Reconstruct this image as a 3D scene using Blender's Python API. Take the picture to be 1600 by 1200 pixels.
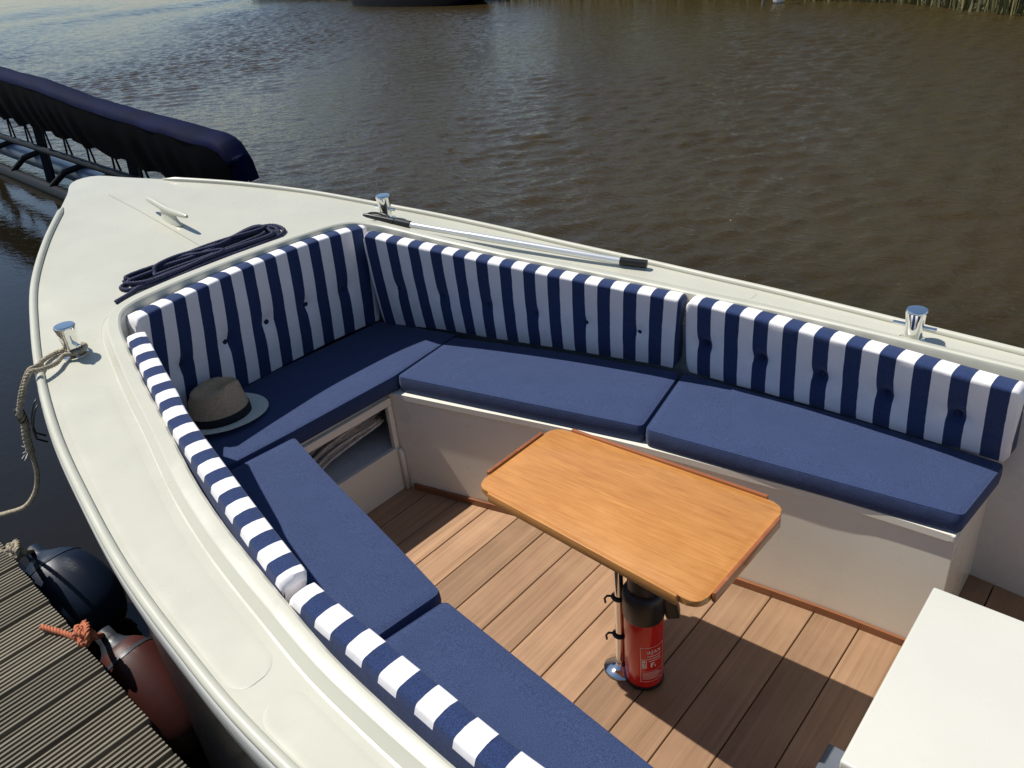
import bpy, bmesh, math, random
import numpy as np
from mathutils import Vector, Matrix, noise
random.seed(7)
for o in list(bpy.data.objects): bpy.data.objects.remove(o)
S = bpy.context.scene
COL = S.collection

# ------------------------------------------------------------------ camera
cam = bpy.data.cameras.new('camera'); camo = bpy.data.objects.new('camera', cam); COL.objects.link(camo)
cam.sensor_width = 36.0; cam.lens = 1253.4/1600*36.0; cam.clip_end = 3000; cam.clip_start = .05
yaw, pit, rol = (math.radians(a) for a in (43.38, 29.34, -5.76))
fw = Vector((-math.sin(yaw)*math.cos(pit), math.cos(yaw)*math.cos(pit), -math.sin(pit)))
rt = Vector((math.cos(yaw), math.sin(yaw), 0)); up = rt.cross(fw)
r2 = rt*math.cos(rol)+up*math.sin(rol); u2 = up*math.cos(rol)-rt*math.sin(rol)
camo.matrix_world = Matrix(((r2.x, u2.x, -fw.x, 0), (r2.y, u2.y, -fw.y, 0), (r2.z, u2.z, -fw.z, 2.0), (0, 0, 0, 1)))
S.camera = camo
S.render.resolution_x = 1024; S.render.resolution_y = 768

# ------------------------------------------------------------------ sky, sun, exposure
SUN = Vector((-.485, -.150, .862)).normalized()
w = bpy.data.worlds.new('World'); S.world = w; w.use_nodes = True
nt = w.node_tree; bg = nt.nodes['Background']
sky = nt.nodes.new('ShaderNodeTexSky'); sky.sky_type = 'NISHITA'; sky.sun_disc = False
sky.sun_elevation = math.asin(SUN.z); sky.sun_rotation = math.atan2(SUN.x, SUN.y)
sky.air_density = 1.0; sky.dust_density = .25; sky.ozone_density = 2.0
nt.links.new(sky.outputs[0], bg.inputs[0]); bg.inputs[1].default_value = .085
sl = bpy.data.lights.new('sun', 'SUN'); sl.energy = 4.8; sl.angle = math.radians(.53); sl.color = (1, .955, .88)
slo = bpy.data.objects.new('sun', sl); COL.objects.link(slo); slo.location = (-6, -2, 12)
slo.rotation_euler = SUN.to_track_quat('Z', 'Y').to_euler()
S.view_settings.view_transform = 'Standard'; S.view_settings.look = 'None'
S.view_settings.exposure = 0.10; S.view_settings.gamma = 1.0
S.view_settings.use_curve_mapping = False

# ------------------------------------------------------------------ materials
def newmat(name):
    m = bpy.data.materials.new(name); m.use_nodes = True
    n = m.node_tree.nodes; return m, n, m.node_tree.links, n['Principled BSDF']
def mixcol(n, l, fac, a, b):
    x = n.new('ShaderNodeMix'); x.data_type = 'RGBA'
    if hasattr(fac, 'default_value') or hasattr(fac, 'links'): l.new(fac, x.inputs[0])
    else: x.inputs[0].default_value = fac
    for s, v in ((6, a), (7, b)):
        if isinstance(v, tuple): x.inputs[s].default_value = (*v[:3], 1)
        else: l.new(v, x.inputs[s])
    return x.outputs[2]
def noisetex(n, l, scale, detail=4, vec=None, rough=.55, dist=0.):
    t = n.new('ShaderNodeTexNoise'); t.inputs['Scale'].default_value = scale
    t.inputs['Detail'].default_value = detail; t.inputs['Roughness'].default_value = rough
    t.inputs['Distortion'].default_value = dist
    if vec is not None: l.new(vec, t.inputs['Vector'])
    return t
def coords(n, l, kind='Object', scale=(1, 1, 1), rot=(0, 0, 0)):
    c = n.new('ShaderNodeTexCoord'); m = n.new('ShaderNodeMapping')
    l.new(c.outputs[kind], m.inputs[0]); m.inputs['Scale'].default_value = scale; m.inputs['Rotation'].default_value = rot
    return m.outputs[0]
def ramp(n, l, inp, stops):
    r = n.new('ShaderNodeValToRGB'); l.new(inp, r.inputs[0])
    e = r.color_ramp.elements
    while len(e) < len(stops): e.new(.5)
    for k, (p, c) in zip(e, stops):
        k.position = p; k.color = (c, c, c, 1) if not isinstance(c, tuple) else (*c, 1)
    return r.outputs[0]
def bump(n, l, h, strength, dist, b, prev=None):
    t = n.new('ShaderNodeBump'); t.inputs['Strength'].default_value = strength; t.inputs['Distance'].default_value = dist
    l.new(h, t.inputs['Height'])
    if prev is not None: l.new(prev, t.inputs['Normal'])
    if b is not None: l.new(t.outputs[0], b.inputs['Normal'])
    return t.outputs[0]
def plain(name, col, rough=.5, metal=0., var=.12, vscale=6., bscale=0, bstr=.1, coat=0., sheen=0.):
    m, n, l, b = newmat(name)
    v = coords(n, l)
    t = noisetex(n, l, vscale, 5, v)
    f = ramp(n, l, t.outputs[0], [(.3, 0.), (.7, 1.)])
    l.new(mixcol(n, l, f, tuple(c*(1-var) for c in col), tuple(min(1, c*(1+var)) for c in col)), b.inputs['Base Color'])
    b.inputs['Roughness'].default_value = rough; b.inputs['Metallic'].default_value = metal
    b.inputs['Coat Weight'].default_value = coat; b.inputs['Sheen Weight'].default_value = sheen
    if bscale:
        t2 = noisetex(n, l, bscale, 3, v); bump(n, l, t2.outputs[0], bstr, .004, b)
    return m
def gelcoat(name, col):
    m, n, l, b = newmat(name)
    v = coords(n, l)
    t = noisetex(n, l, 2.2, 6, v, .6)
    c = mixcol(n, l, ramp(n, l, t.outputs[0], [(.35, 0.), (.7, 1.)]), tuple(x*.95 for x in col), tuple(x*1.02 for x in col))
    t2 = noisetex(n, l, 38, 5, v, .7)                       # water marks and specks of dirt
    c2 = mixcol(n, l, ramp(n, l, t2.outputs[0], [(.66, 0.), (.74, .45)]), c, tuple(x*.8 for x in col))
    t4 = noisetex(n, l, 160, 2, v, .5)
    c3 = mixcol(n, l, ramp(n, l, t4.outputs[0], [(.74, 0.), (.78, .6)]), c2, (.25, .22, .16))
    l.new(c3, b.inputs['Base Color'])
    l.new(ramp(n, l, noisetex(n, l, 7, 5, v).outputs[0], [(.3, .22), (.75, .42)]), b.inputs['Roughness'])
    b.inputs['Coat Weight'].default_value = .15; b.inputs['Coat Roughness'].default_value = .15
    t3 = noisetex(n, l, 3.5, 3, v); bump(n, l, t3.outputs[0], .035, .01, b)
    return m
def fabric(name, dark, light, stripes=False, white=(.86, .83, .83)):
    m, n, l, b = newmat(name)
    v = coords(n, l)
    t = noisetex(n, l, 420, 2, v, .6)
    big = noisetex(n, l, 9, 4, v, .6)
    c = mixcol(n, l, ramp(n, l, t.outputs[0], [(.35, 0.), (.65, 1.)]), dark, light)
    c = mixcol(n, l, ramp(n, l, big.outputs[0], [(.35, 0.), (.75, .12)]), c, tuple(x*1.3 for x in light))
    # lint
    lint = noisetex(n, l, 75, 3, v, .7)
    if stripes:
        uv = n.new('ShaderNodeUVMap'); uv.uv_map = 'cloth'
        sx = n.new('ShaderNodeSeparateXYZ'); l.new(uv.outputs[0], sx.inputs[0])
        mo = n.new('ShaderNodeMath'); mo.operation = 'FLOORED_MODULO'; l.new(sx.outputs[0], mo.inputs[0]); mo.inputs[1].default_value = .1
        wv = n.new('ShaderNodeTexNoise'); wv.inputs['Scale'].default_value = 30; l.new(v, wv.inputs[0])
        ad = n.new('ShaderNodeMath'); ad.operation = 'MULTIPLY_ADD'; l.new(wv.outputs[0], ad.inputs[0]); ad.inputs[1].default_value = .003; l.new(mo.outputs[0], ad.inputs[2])
        gt = n.new('ShaderNodeMapRange'); gt.clamp = True; l.new(ad.outputs[0], gt.inputs[0])
        gt.inputs[1].default_value = .0508; gt.inputs[2].default_value = .0522
        wc = mixcol(n, l, ramp(n, l, big.outputs[0], [(.3, 0.), (.7, 1.)]), tuple(x*.93 for x in white), white)
        lt = n.new('ShaderNodeMath'); lt.operation = 'LESS_THAN'; l.new(sx.outputs[1], lt.inputs[0]); lt.inputs[1].default_value = 1.5      # plain navy panel behind
        mm = n.new('ShaderNodeMath'); mm.operation = 'MULTIPLY'; l.new(gt.outputs[0], mm.inputs[0]); l.new(lt.outputs[0], mm.inputs[1])
        c = mixcol(n, l, mm.outputs[0], c, wc)
    else:
        c = mixcol(n, l, ramp(n, l, lint.outputs[0], [(.735, 0.), (.78, .5)]), c, (.3, .33, .42))
    l.new(c, b.inputs['Base Color']); b.inputs['Roughness'].default_value = .9
    b.inputs['Sheen Weight'].default_value = .12; b.inputs['Specular IOR Level'].default_value = .2
    p = bump(n, l, t.outputs[0], .25, .0015, None)
    t5 = noisetex(n, l, 14, 3, v); bump(n, l, t5.outputs[0], .25, .012, b, p)
    return m
def wood(name, a, c, axis='X', scale=1., rough=.45, coat=0., grain=40, rand=.25, bmp=.15, run=1.2):
    m, n, l, b = newmat(name)
    st = (run, grain, grain) if axis == 'X' else (grain, run, grain)
    oi = n.new('ShaderNodeObjectInfo')
    tc = n.new('ShaderNodeTexCoord'); addv = n.new('ShaderNodeVectorMath'); addv.operation = 'MULTIPLY_ADD'
    l.new(oi.outputs['Random'], addv.inputs[0]); addv.inputs[1].default_value = (37, 53, 71); l.new(tc.outputs['Object'], addv.inputs[2])
    mp = n.new('ShaderNodeMapping'); l.new(addv.outputs[0], mp.inputs[0]); mp.inputs['Scale'].default_value = tuple(x*scale for x in st)
    t = noisetex(n, l, 1.0, 6, mp.outputs[0], .65, .6)
    mp2 = n.new('ShaderNodeMapping'); l.new(addv.outputs[0], mp2.inputs[0]); mp2.inputs['Scale'].default_value = tuple(x*scale*.14 for x in (st[0]*3, st[1], st[2])) if axis == 'X' else tuple(x*scale*.14 for x in (st[0], st[1]*3, st[2]))
    t2 = noisetex(n, l, 1.0, 4, mp2.outputs[0], .6, 1.2)
    col = mixcol(n, l, ramp(n, l, t.outputs[0], [(.3, 0.), (.7, 1.)]), a, c)
    col = mixcol(n, l, ramp(n, l, t2.outputs[0], [(.35, 0.), (.7, .40)]), col, tuple(x*.74 for x in a))
    t3 = noisetex(n, l, 3, 5, addv.outputs[0], .6)
    col = mixcol(n, l, ramp(n, l, t3.outputs[0], [(.5, 0.), (.75, .3)]), col, tuple(min(1, x*1.25+.03) for x in c))
    hs = n.new('ShaderNodeHueSaturation'); l.new(col, hs.inputs['Color'])
    mr = n.new('ShaderNodeMapRange'); l.new(oi.outputs['Random'], mr.inputs[0]); mr.inputs[3].default_value = 1-rand; mr.inputs[4].default_value = 1+rand*.6
    l.new(mr.outputs[0], hs.inputs['Value'])
    l.new(hs.outputs[0], b.inputs['Base Color'])
    b.inputs['Roughness'].default_value = rough; b.inputs['Coat Weight'].default_value = coat; b.inputs['Coat Roughness'].default_value = .06
    bump(n, l, t.outputs[0], bmp, .002, b)
    return m
MT = {}
MT['deck'] = gelcoat('cream_gelcoat', (.555, .545, .450))
MT['hull'] = gelcoat('hull_gelcoat', (.56, .56, .53))
MT['white'] = gelcoat('white_gelcoat', (.61, .60, .53))
MT['panel'] = gelcoat('interior_panel', (.84, .80, .68))
MT['liner'] = gelcoat('liner_paint', (.68, .70, .70))
MT['denim'] = fabric('navy_seat_fabric', (.017, .029, .082), (.048, .074, .165))
MT['stripe'] = fabric('striped_fabric', (.012, .022, .068), (.028, .052, .145), True)
MT['button'] = plain('button_cloth', (.012, .02, .06), .9)
MT['sole'] = wood('sole_wood', (.28, .158, .082), (.47, .280, .155), 'Y', 1., .55, .05, 60, .26)
MT['skirt'] = wood('skirting_wood', (.20, .075, .03), (.32, .13, .055), 'X', 1., .4, .2, 60, .05)
MT['table'] = wood('varnished_wood', (.45, .175, .038), (.62, .29, .078), 'X', 1., .34, .3, 150, .0, .03, 9)
MT['rim'] = wood('rim_wood', (.26, .075, .02), (.38, .13, .04), 'X', 1., .3, .5, 60, .04)
MT['dock'] = wood('weathered_decking', (.13, .114, .083), (.27, .24, .18), 'Y', 1., .85, 0, 90, .22, .5)
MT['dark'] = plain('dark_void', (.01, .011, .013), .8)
MT['chrome'] = plain('polished_steel', (.82, .82, .80), .07, 1., .03)
MT['alu'] = plain('aluminium_tube', (.78, .78, .77), .3, .6, .05)
MT['black'] = plain('black_plastic', (.012, .012, .013), .4, 0, .2)
MT['red'] = plain('red_paint', (.58, .010, .008), .22, 0, .08, coat=.4)
MT['print'] = plain('white_print', (.75, .7, .68), .5)
MT['navyrope'] = plain('navy_rope_fibre', (.016, .02, .06), .75, 0, .35, 90)
MT['tanrope'] = plain('tan_rope_fibre', (.34, .29, .21), .85, 0, .35, 60, 200, .4)
MT['palerope'] = plain('pale_rope_fibre', (.58, .55, .50), .85, 0, .25, 60)
MT['orangerope'] = plain('orange_rope_fibre', (.46, .14, .065), .8, 0, .3, 60)
MT['crown'] = plain('tan_straw', (.56, .38, .22), .85, 0, .18, 120, 300, .5)
MT['brim'] = plain('pale_straw', (.76, .73, .60), .85, 0, .1, 120, 300, .5)
MT['band'] = plain('black_ribbon', (.008, .008, .01), .8)
MT['fblue'] = plain('navy_vinyl', (.002, .010, .030), .45, 0, .2)
MT['fred'] = plain('faded_red_vinyl', (.05, .009, .006), .5, 0, .25, 9)
MT['fcap'] = plain('grey_vinyl', (.03, .033, .04), .4, 0, .3)
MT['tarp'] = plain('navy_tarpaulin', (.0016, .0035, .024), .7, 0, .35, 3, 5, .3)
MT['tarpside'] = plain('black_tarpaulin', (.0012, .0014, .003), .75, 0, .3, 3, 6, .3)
for k_ in ('tarp', 'tarpside'): MT[k_].node_tree.nodes['Principled BSDF'].inputs['Specular IOR Level'].default_value = .06
MT['iron'] = plain('black_painted_steel', (.005, .0055, .008), .5, 0.)
MT['iron'].node_tree.nodes['Principled BSDF'].inputs['Specular IOR Level'].default_value = .15
MT['tube'] = plain('grey_float_tube', (.16, .19, .25), .3, .2)
MT['bark'] = plain('bark', (.07, .052, .035), .9, 0, .3, 8, 20, .6)
MT['earth'] = plain('bank_earth', (.07, .06, .03), .95, 0, .4, 2, 8, .6)
MT['farhull'] = plain('black_hull_paint', (.006, .007, .012), .3)
MT['darkhull'] = plain('dark_topside_paint', (.014, .014, .016), .25)
MT['birdwhite'] = plain('white_feather', (.75, .73, .66), .8)
MT['beak'] = plain('orange_beak', (.5, .2, .03), .5)
def leafmat(name, a, c):
    m, n, l, b = newmat(name)
    g = n.new('ShaderNodeNewGeometry')
    l.new(mixcol(n, l, g.outputs['Random Per Island'], a, c), b.inputs['Base Color'])
    b.inputs['Roughness'].default_value = .6
    try: b.inputs['Subsurface Weight'].default_value = 0
    except Exception: pass
    return m
MT['leaf'] = leafmat('tree_leaf', (.05, .085, .015), (.12, .16, .035))
MT['leaf2'] = leafmat('willow_leaf', (.15, .21, .025), (.27, .33, .055))
MT['leaf3'] = leafmat('dark_leaf', (.024, .040, .010), (.06, .08, .020))
MT['reed'] = leafmat('reed_blade', (.10, .10, .03), (.24, .21, .09))

def watermat():
    m, n, l, b = newmat('river_water')
    tc = n.new('ShaderNodeTexCoord')
    def mp(s, rz, off=(0, 0, 0)):
        x = n.new('ShaderNodeMapping'); l.new(tc.outputs['Object'], x.inputs[0])
        x.inputs['Scale'].default_value = s; x.inputs['Rotation'].default_value = (0, 0, rz); x.inputs['Location'].default_value = off
        return x.outputs[0]
    c = noisetex(n, l, 1, 3, mp((9, 19, 1), math.radians(-45)), .6, .5)
    sx = n.new('ShaderNodeSeparateXYZ'); l.new(tc.outputs['Object'], sx.inputs[0])
    lee = n.new('ShaderNodeMapRange'); l.new(sx.outputs[1], lee.inputs[0]); lee.interpolation_type = 'SMOOTHSTEP'   # calm in the lee of the moored boats
    lee.inputs[1].default_value = 3.1; lee.inputs[2].default_value = 4.6; lee.inputs[3].default_value = .08; lee.inputs[4].default_value = 1.
    mu = n.new('ShaderNodeMath'); mu.operation = 'MULTIPLY'; l.new(c.outputs[0], mu.inputs[0]); l.new(lee.outputs[0], mu.inputs[1])
    bump(n, l, mu.outputs[0], 1., .020, b)
    shade_mask = n.new('ShaderNodeMapRange'); shade_mask.interpolation_type = 'SMOOTHSTEP'; l.new(sx.outputs[1], shade_mask.inputs[0])      # shade along the dock put into the base colour, silty brown channel beyond
    shade_mask.inputs[1].default_value = 2.2; shade_mask.inputs[2].default_value = 6.
    deep = n.new('ShaderNodeMapRange'); l.new(sx.outputs[0], deep.inputs[0]); deep.inputs[1].default_value = -16.; deep.inputs[2].default_value = -50.   # base colour darkened upstream to imitate grazing reflection hiding the brown
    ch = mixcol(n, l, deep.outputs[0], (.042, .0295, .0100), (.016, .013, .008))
    l.new(mixcol(n, l, shade_mask.outputs[0], (.009, .007, .0032), ch), b.inputs['Base Color'])
    b.inputs['Roughness'].default_value = .04; b.inputs['IOR'].default_value = 1.333
    return m
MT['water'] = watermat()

# ------------------------------------------------------------------ mesh helpers
def tag(o, label=None, cat=None, group=None, kind=None):
    for k, v in (('label', label), ('category', cat), ('group', group), ('kind', kind)):
        if v: o[k] = v
    return o
def empty(name, loc=(0, 0, 0)):
    o = bpy.data.objects.new(name, None); COL.objects.link(o); o.location = loc; o.empty_display_size = .1
    return o
def put(name, me, m, parent=None, smooth=False, auto=None):
    o = bpy.data.objects.new(name, me); COL.objects.link(o)
    if m is not None:
        me.materials.clear(); me.materials.append(MT[m] if isinstance(m, str) else m)
    if parent is not None and parent.type == 'MESH': o.parent = parent          # a sub-part: its part is already in world space
    elif parent is not None:
        o.parent = parent
        pw = Matrix.Translation(parent.location) if parent.parent is None else Matrix.Translation(parent.location) @ Matrix.Translation(parent.parent.location)
        o.matrix_parent_inverse = pw.inverted()
    if smooth:
        for p in me.polygons: p.use_smooth = True
        if auto: 
            try: me.set_sharp_from_angle(angle=math.radians(auto))
            except Exception: pass
    return o
def pyd(v, f):
    me = bpy.data.meshes.new('mesh'); me.from_pydata([tuple(p) for p in v], [], f); me.update(); return me
def bmfin(bm):
    bmesh.ops.recalc_face_normals(bm, faces=bm.faces[:])
    me = bpy.data.meshes.new('mesh'); bm.to_mesh(me); bm.free(); return me
def prism(poly, z0, z1, bev=0., seg=2, ztop=None):
    bm = bmesh.new(); n = len(poly)
    a = [bm.verts.new((p[0], p[1], z0)) for p in poly]; c = [bm.verts.new((p[0], p[1], z1)) for p in poly]
    bm.faces.new(a[::-1]); bm.faces.new(c)
    for i in range(n): bm.faces.new((a[i], a[(i+1) % n], c[(i+1) % n], c[i]))
    if bev: bmesh.ops.bevel(bm, geom=bm.edges[:], offset=bev, segments=seg, affect='EDGES', profile=.5)
    return bmfin(bm)
def box(x0, x1, y0, y1, z0, z1, bev=0., seg=2):
    return prism([(x0, y0), (x1, y0), (x1, y1), (x0, y1)], z0, z1, bev, seg)
def obox(a, b_, w_, h, bev=0.):
    """bar from a to b with width w (horizontal) and height h"""
    a = Vector(a); b_ = Vector(b_); d = b_-a; L = d.length; d.normalize()
    s = d.cross(Vector((0, 0, 1))); s = s.normalized() if s.length > 1e-4 else Vector((1, 0, 0)); u = s.cross(d)
    bm = bmesh.new(); vs = []
    for q in (a, b_):
        for sx, sy in ((-1, -1), (1, -1), (1, 1), (-1, 1)): vs.append(bm.verts.new(q+s*sx*w_/2+u*sy*h/2))
    for f in ((3, 2, 1, 0), (4, 5, 6, 7), (0, 1, 5, 4), (1, 2, 6, 5), (2, 3, 7, 6), (3, 0, 4, 7)): bm.faces.new([vs[i] for i in f])
    if bev: bmesh.ops.bevel(bm, geom=bm.edges[:], offset=bev, segments=2, affect='EDGES', profile=.5)
    return bmfin(bm)
def catmull(pts, n, closed=False):
    P = [Vector(p) for p in pts]; m = len(P); out = []
    segs = m if closed else m-1
    per = max(2, n//segs)
    for i in range(segs):
        if closed: p0, p1, p2, p3 = P[i-1], P[i], P[(i+1) % m], P[(i+2) % m]
        else: p0, p1, p2, p3 = P[max(i-1, 0)], P[i], P[i+1], P[min(i+2, m-1)]
        for k in range(per):
            t = k/per
            out.append(.5*((2*p1)+(p2-p0)*t+(2*p0-5*p1+4*p2-p3)*t*t+(3*p1-p0-3*p2+p3)*t**3))
    if not closed: out.append(P[-1].copy())
    return out
def resample(P, n):
    L = [0]
    for a, b_ in zip(P, P[1:]): L.append(L[-1]+(b_-a).length)
    out = []; j = 0
    for i in range(n):
        s = L[-1]*i/(n-1)
        while j < len(L)-2 and L[j+1] < s: j += 1
        t = (s-L[j])/max(1e-9, L[j+1]-L[j]); out.append(P[j].lerp(P[j+1], min(1, max(0, t))))
    return out
def frames(P, closed=False):
    n = len(P); T = []
    for i in range(n):
        a = P[i-1] if (i > 0 or closed) else P[0]; b_ = P[(i+1) % n] if (i < n-1 or closed) else P[-1]
        T.append((b_-a).normalized())
    u = T[0].orthogonal().normalized(); F = []
    for t in T:
        u = (u-t*u.dot(t)).normalized(); F.append((t, u, t.cross(u)))
    return F
def tubeverts(P, r, sides=8, closed=False, v=None, f=None):
    v = [] if v is None else v; f = [] if f is None else f
    b0 = len(v); F = frames(P, closed); n = len(P)
    for i, (p, (t, u, s)) in enumerate(zip(P, F)):
        rr = r(i/(n-1)) if callable(r) else r
        for k in range(sides):
            a = 2*math.pi*k/sides; v.append(p+u*math.cos(a)*rr+s*math.sin(a)*rr)
    for i in range(n if closed else n-1):
        j = (i+1) % n
        for k in range(sides):
            k2 = (k+1) % sides
            f.append((b0+i*sides+k, b0+i*sides+k2, b0+j*sides+k2, b0+j*sides+k))
    if not closed:
        f.append(tuple(b0+k for k in range(sides))[::-1]); f.append(tuple(b0+(n-1)*sides+k for k in range(sides)))
    return v, f
def tube(P, r, sides=8, closed=False):
    P = [Vector(p) for p in P]
    return pyd(*tubeverts(P, r, sides, closed))
def rope(P, R, pitch, strands=3, sides=6, step=None):
    """laid rope: three strands wound round one path"""
    P = [Vector(p) for p in P]
    L = sum((b_-a).length for a, b_ in zip(P, P[1:])); n = max(8, int(L/(step or pitch/9)))
    Q = resample(P, n); F = frames(Q); v = []; f = []
    for s in range(strands):
        path = []
        for i, (p, (t, u, q)) in enumerate(zip(Q, F)):
            a = 2*math.pi*(i*L/(n-1)/pitch+s/strands)
            path.append(p+(u*math.cos(a)+q*math.sin(a))*R*.5)
        tubeverts(path, R*.56, sides, False, v, f)
    return pyd(v, f)
def lathe(prof, n=32, axis=None, loc=(0, 0, 0)):
    v = []; f = []; m = len(prof)
    for i in range(n):
        a = 2*math.pi*i/n
        for r, z in prof: v.append(Vector((r*math.cos(a), r*math.sin(a), z)))
    for i in range(n):
        j = (i+1) % n
        for k in range(m-1): f.append((i*m+k, j*m+k, j*m+k+1, i*m+k+1))
    if axis is not None:
        q = Vector((0, 0, 1)).rotation_difference(Vector(axis).normalized()); v = [q @ p for p in v]
    v = [p+Vector(loc) for p in v]
    me = pyd(v, f); bm = bmesh.new(); bm.from_mesh(me); bmesh.ops.remove_doubles(bm, verts=bm.verts[:], dist=1e-5)
    bmesh.ops.recalc_face_normals(bm, faces=bm.faces[:]); bm.to_mesh(me); bm.free(); return me
def grid(rows, close_u=False):
    """rows of equal length -> quad sheet"""
    v = [p for r in rows for p in r]; m = len(rows[0]); f = []
    for i in range(len(rows)-1):
        for k in range(m if close_u else m-1):
            k2 = (k+1) % m
            f.append((i*m+k, i*m+k2, (i+1)*m+k2, (i+1)*m+k))
    return pyd(v, f)
def interp(x, T):
    if x <= T[0][0]: return T[0][1]
    for (a, p), (b_, q) in zip(T, T[1:]):
        if x <= b_: return p+(q-p)*(x-a)/(b_-a)
    return T[-1][1]

# ------------------------------------------------------------------ the boat's lines (x aft, y to the river side, z up, sole at 0)
WATER = -.15
def yc(x): return 1.42-.022*(x+1)                                        # centreline
_zraw = [(-4.15, 1.185), (-4, 1.17), (-3.7, 1.14), (-3.4, 1.1), (-3.1, 1.05), (-2.8, 1.0), (-2.5, .957), (-2.2, .915), (-1.9, .88), (-1.6, .853), (-1.3, .834), (-1, .821), (-.5, .81), (0, .805), (1.4, .80)]
def zd(x): return (interp(x-.12, _zraw)+interp(x-.06, _zraw)+interp(x, _zraw)+interp(x+.06, _zraw)+interp(x+.12, _zraw))/5
gun = [(1.4, .93), (.6, 1.0), (0, 1.05), (-.5, 1.08), (-1, 1.092), (-1.3, 1.077), (-1.6, 1.048), (-1.9, .998), (-2.2, .936), (-2.5, .85), (-2.8, .742), (-3.1, .614), (-3.4, .442), (-3.7, .243), (-3.87, .135), (-3.965, .085), (-4.01, .045), (-4.02, 0)]
coam = [(1.4, .86), (.6, .895), (0, .912), (-.5, .918), (-.74, .915), (-.89, .909), (-1.04, .899), (-1.23, .873), (-1.37, .853), (-1.54, .826), (-1.74, .784), (-2.01, .711), (-2.24, .652), (-2.46, .588), (-2.57, .55), (-2.645, .505), (-2.68, .44), (-2.695, .34), (-2.705, .2), (-2.71, 0)]
def halfpath(T, split, na, nb):
    P = catmull([Vector((a, b_, 0)) for a, b_ in T], 600)
    k = min(range(len(P)), key=lambda i: abs(P[i].x-split))
    return resample(P[:k+1], na)[:-1]+resample(P[k:], nb)
NA, NB = 70, 60
G = halfpath(gun, -2.3, NA, NB); Ci = halfpath(coam, -2.3, NA, NB)
def offset(P, d):
    out = []
    n = len(P)
    for i, p in enumerate(P):
        a = P[max(0, i-1)]; b_ = P[min(n-1, i+1)]; t = (b_-a)
        if i == n-1: t = Vector((0, -1, 0))
        t.normalize(); nn = Vector((t.y, -t.x, 0))
        if nn.y < 0 and p.x > -2.4: nn = -nn
        if nn.x > 0 and p.x <= -2.4: nn = -nn
        dd = d(p) if callable(d) else d
        out.append(p+nn*dd)
    return out
def full(P, z):
    """half path -> near side aft .. bow .. far side aft, with height function"""
    near = [Vector((p.x, yc(p.x)-p.y, z(p) if callable(z) else z)) for p in P]
    far = [Vector((p.x, yc(p.x)+p.y, z(p) if callable(z) else z)) for p in P[:-1]]
    return near+far[::-1]

# ------------------------------------------------------------------ river, bank, sky side of the setting
def river():
    """one water sheet: rippled over the reach in view, flat beyond"""
    x0, x1, y0, y1, d = -46., 7., 1.5, 25.6, .047
    xs = list(np.arange(-30., x1, d)); ys = list(np.arange(y0, y1, d)); g_ = d
    while xs[0] > -170: g_ *= 1.03; xs.insert(0, xs[0]-g_)
    g_ = d
    while ys[-1] < 95: g_ *= 1.05; ys.append(ys[-1]+g_)
    x0 = xs[0]; xs = np.array(xs); ys = np.array(ys); nx, ny = len(xs), len(ys)
    X, Y = np.meshgrid(xs, ys); Z = np.zeros_like(X); rg = np.random.default_rng(4)
    for i in range(70):
        lam = .145*(3.6**(rg.random()**1.5)); th = math.radians(133+rg.normal()*30); k = 2*math.pi/lam
        amp = .0027*(lam/.3)**.7*(.5+rg.random())
        ph = k*(X*math.cos(th)+Y*math.sin(th))+rg.random()*6.28
        ph += .9*np.sin(X*(.5+rg.random())+Y*(.4+rg.random())+i)          # wandering crests
        Z += amp*np.sin(ph)*(.55+.45*np.sin(.35*X*math.cos(i)+.35*Y*math.sin(i*1.7)+i*2.1))
    g = .62+.38*np.sin(.33*X+.21*Y+1.3*np.sin(.17*Y-.11*X))
    def sm(a, b, v): t = np.clip((v-a)/(b-a), 0, 1); return t*t*(3-2*t)
    edge = sm(x0, x0+22, X)*sm(x1, x1-3, X)*sm(ys[-1], ys[-1]-9, Y)
    lee = .05+.95*sm(3.2, 4.8, Y)
    Z = WATER+Z*g*edge*lee*sm(y0, y0+.5, Y)*WAVE
    co = np.stack([X, Y, Z], -1).reshape(-1, 3)
    idx = np.arange(nx*ny).reshape(ny, nx)
    q = np.stack([idx[:-1, :-1], idx[:-1, 1:], idx[1:, 1:], idx[1:, :-1]], -1).reshape(-1, 4)
    X1, Y1 = xs[-1], ys[-1]; B = 420.
    ext = np.array([[-B, -60, WATER], [B, -60, WATER], [B, B, WATER], [-B, B, WATER], [x0, y0, WATER], [X1, y0, WATER], [X1, Y1, WATER], [x0, Y1, WATER]])
    n0 = len(co); co = np.concatenate([co, ext]); o = n0
    q = np.concatenate([q, np.array([[o, o+1, o+5, o+4], [o+1, o+2, o+6, o+5], [o+2, o+3, o+7, o+6], [o+3, o, o+4, o+7]])])
    me = bpy.data.meshes.new('mesh'); me.vertices.add(len(co)); me.vertices.foreach_set('co', co.ravel())
    me.loops.add(q.size); me.loops.foreach_set('vertex_index', q.ravel().astype(np.int32))
    me.polygons.add(len(q)); me.polygons.foreach_set('loop_start', np.arange(0, q.size, 4, dtype=np.int32))
    me.polygons.foreach_set('use_smooth', np.ones(len(q), dtype=bool)); me.update(calc_edges=True); me.validate()
    return me
WAVE = .95
tag(put('water', river(), 'water'), kind='structure')
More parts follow.
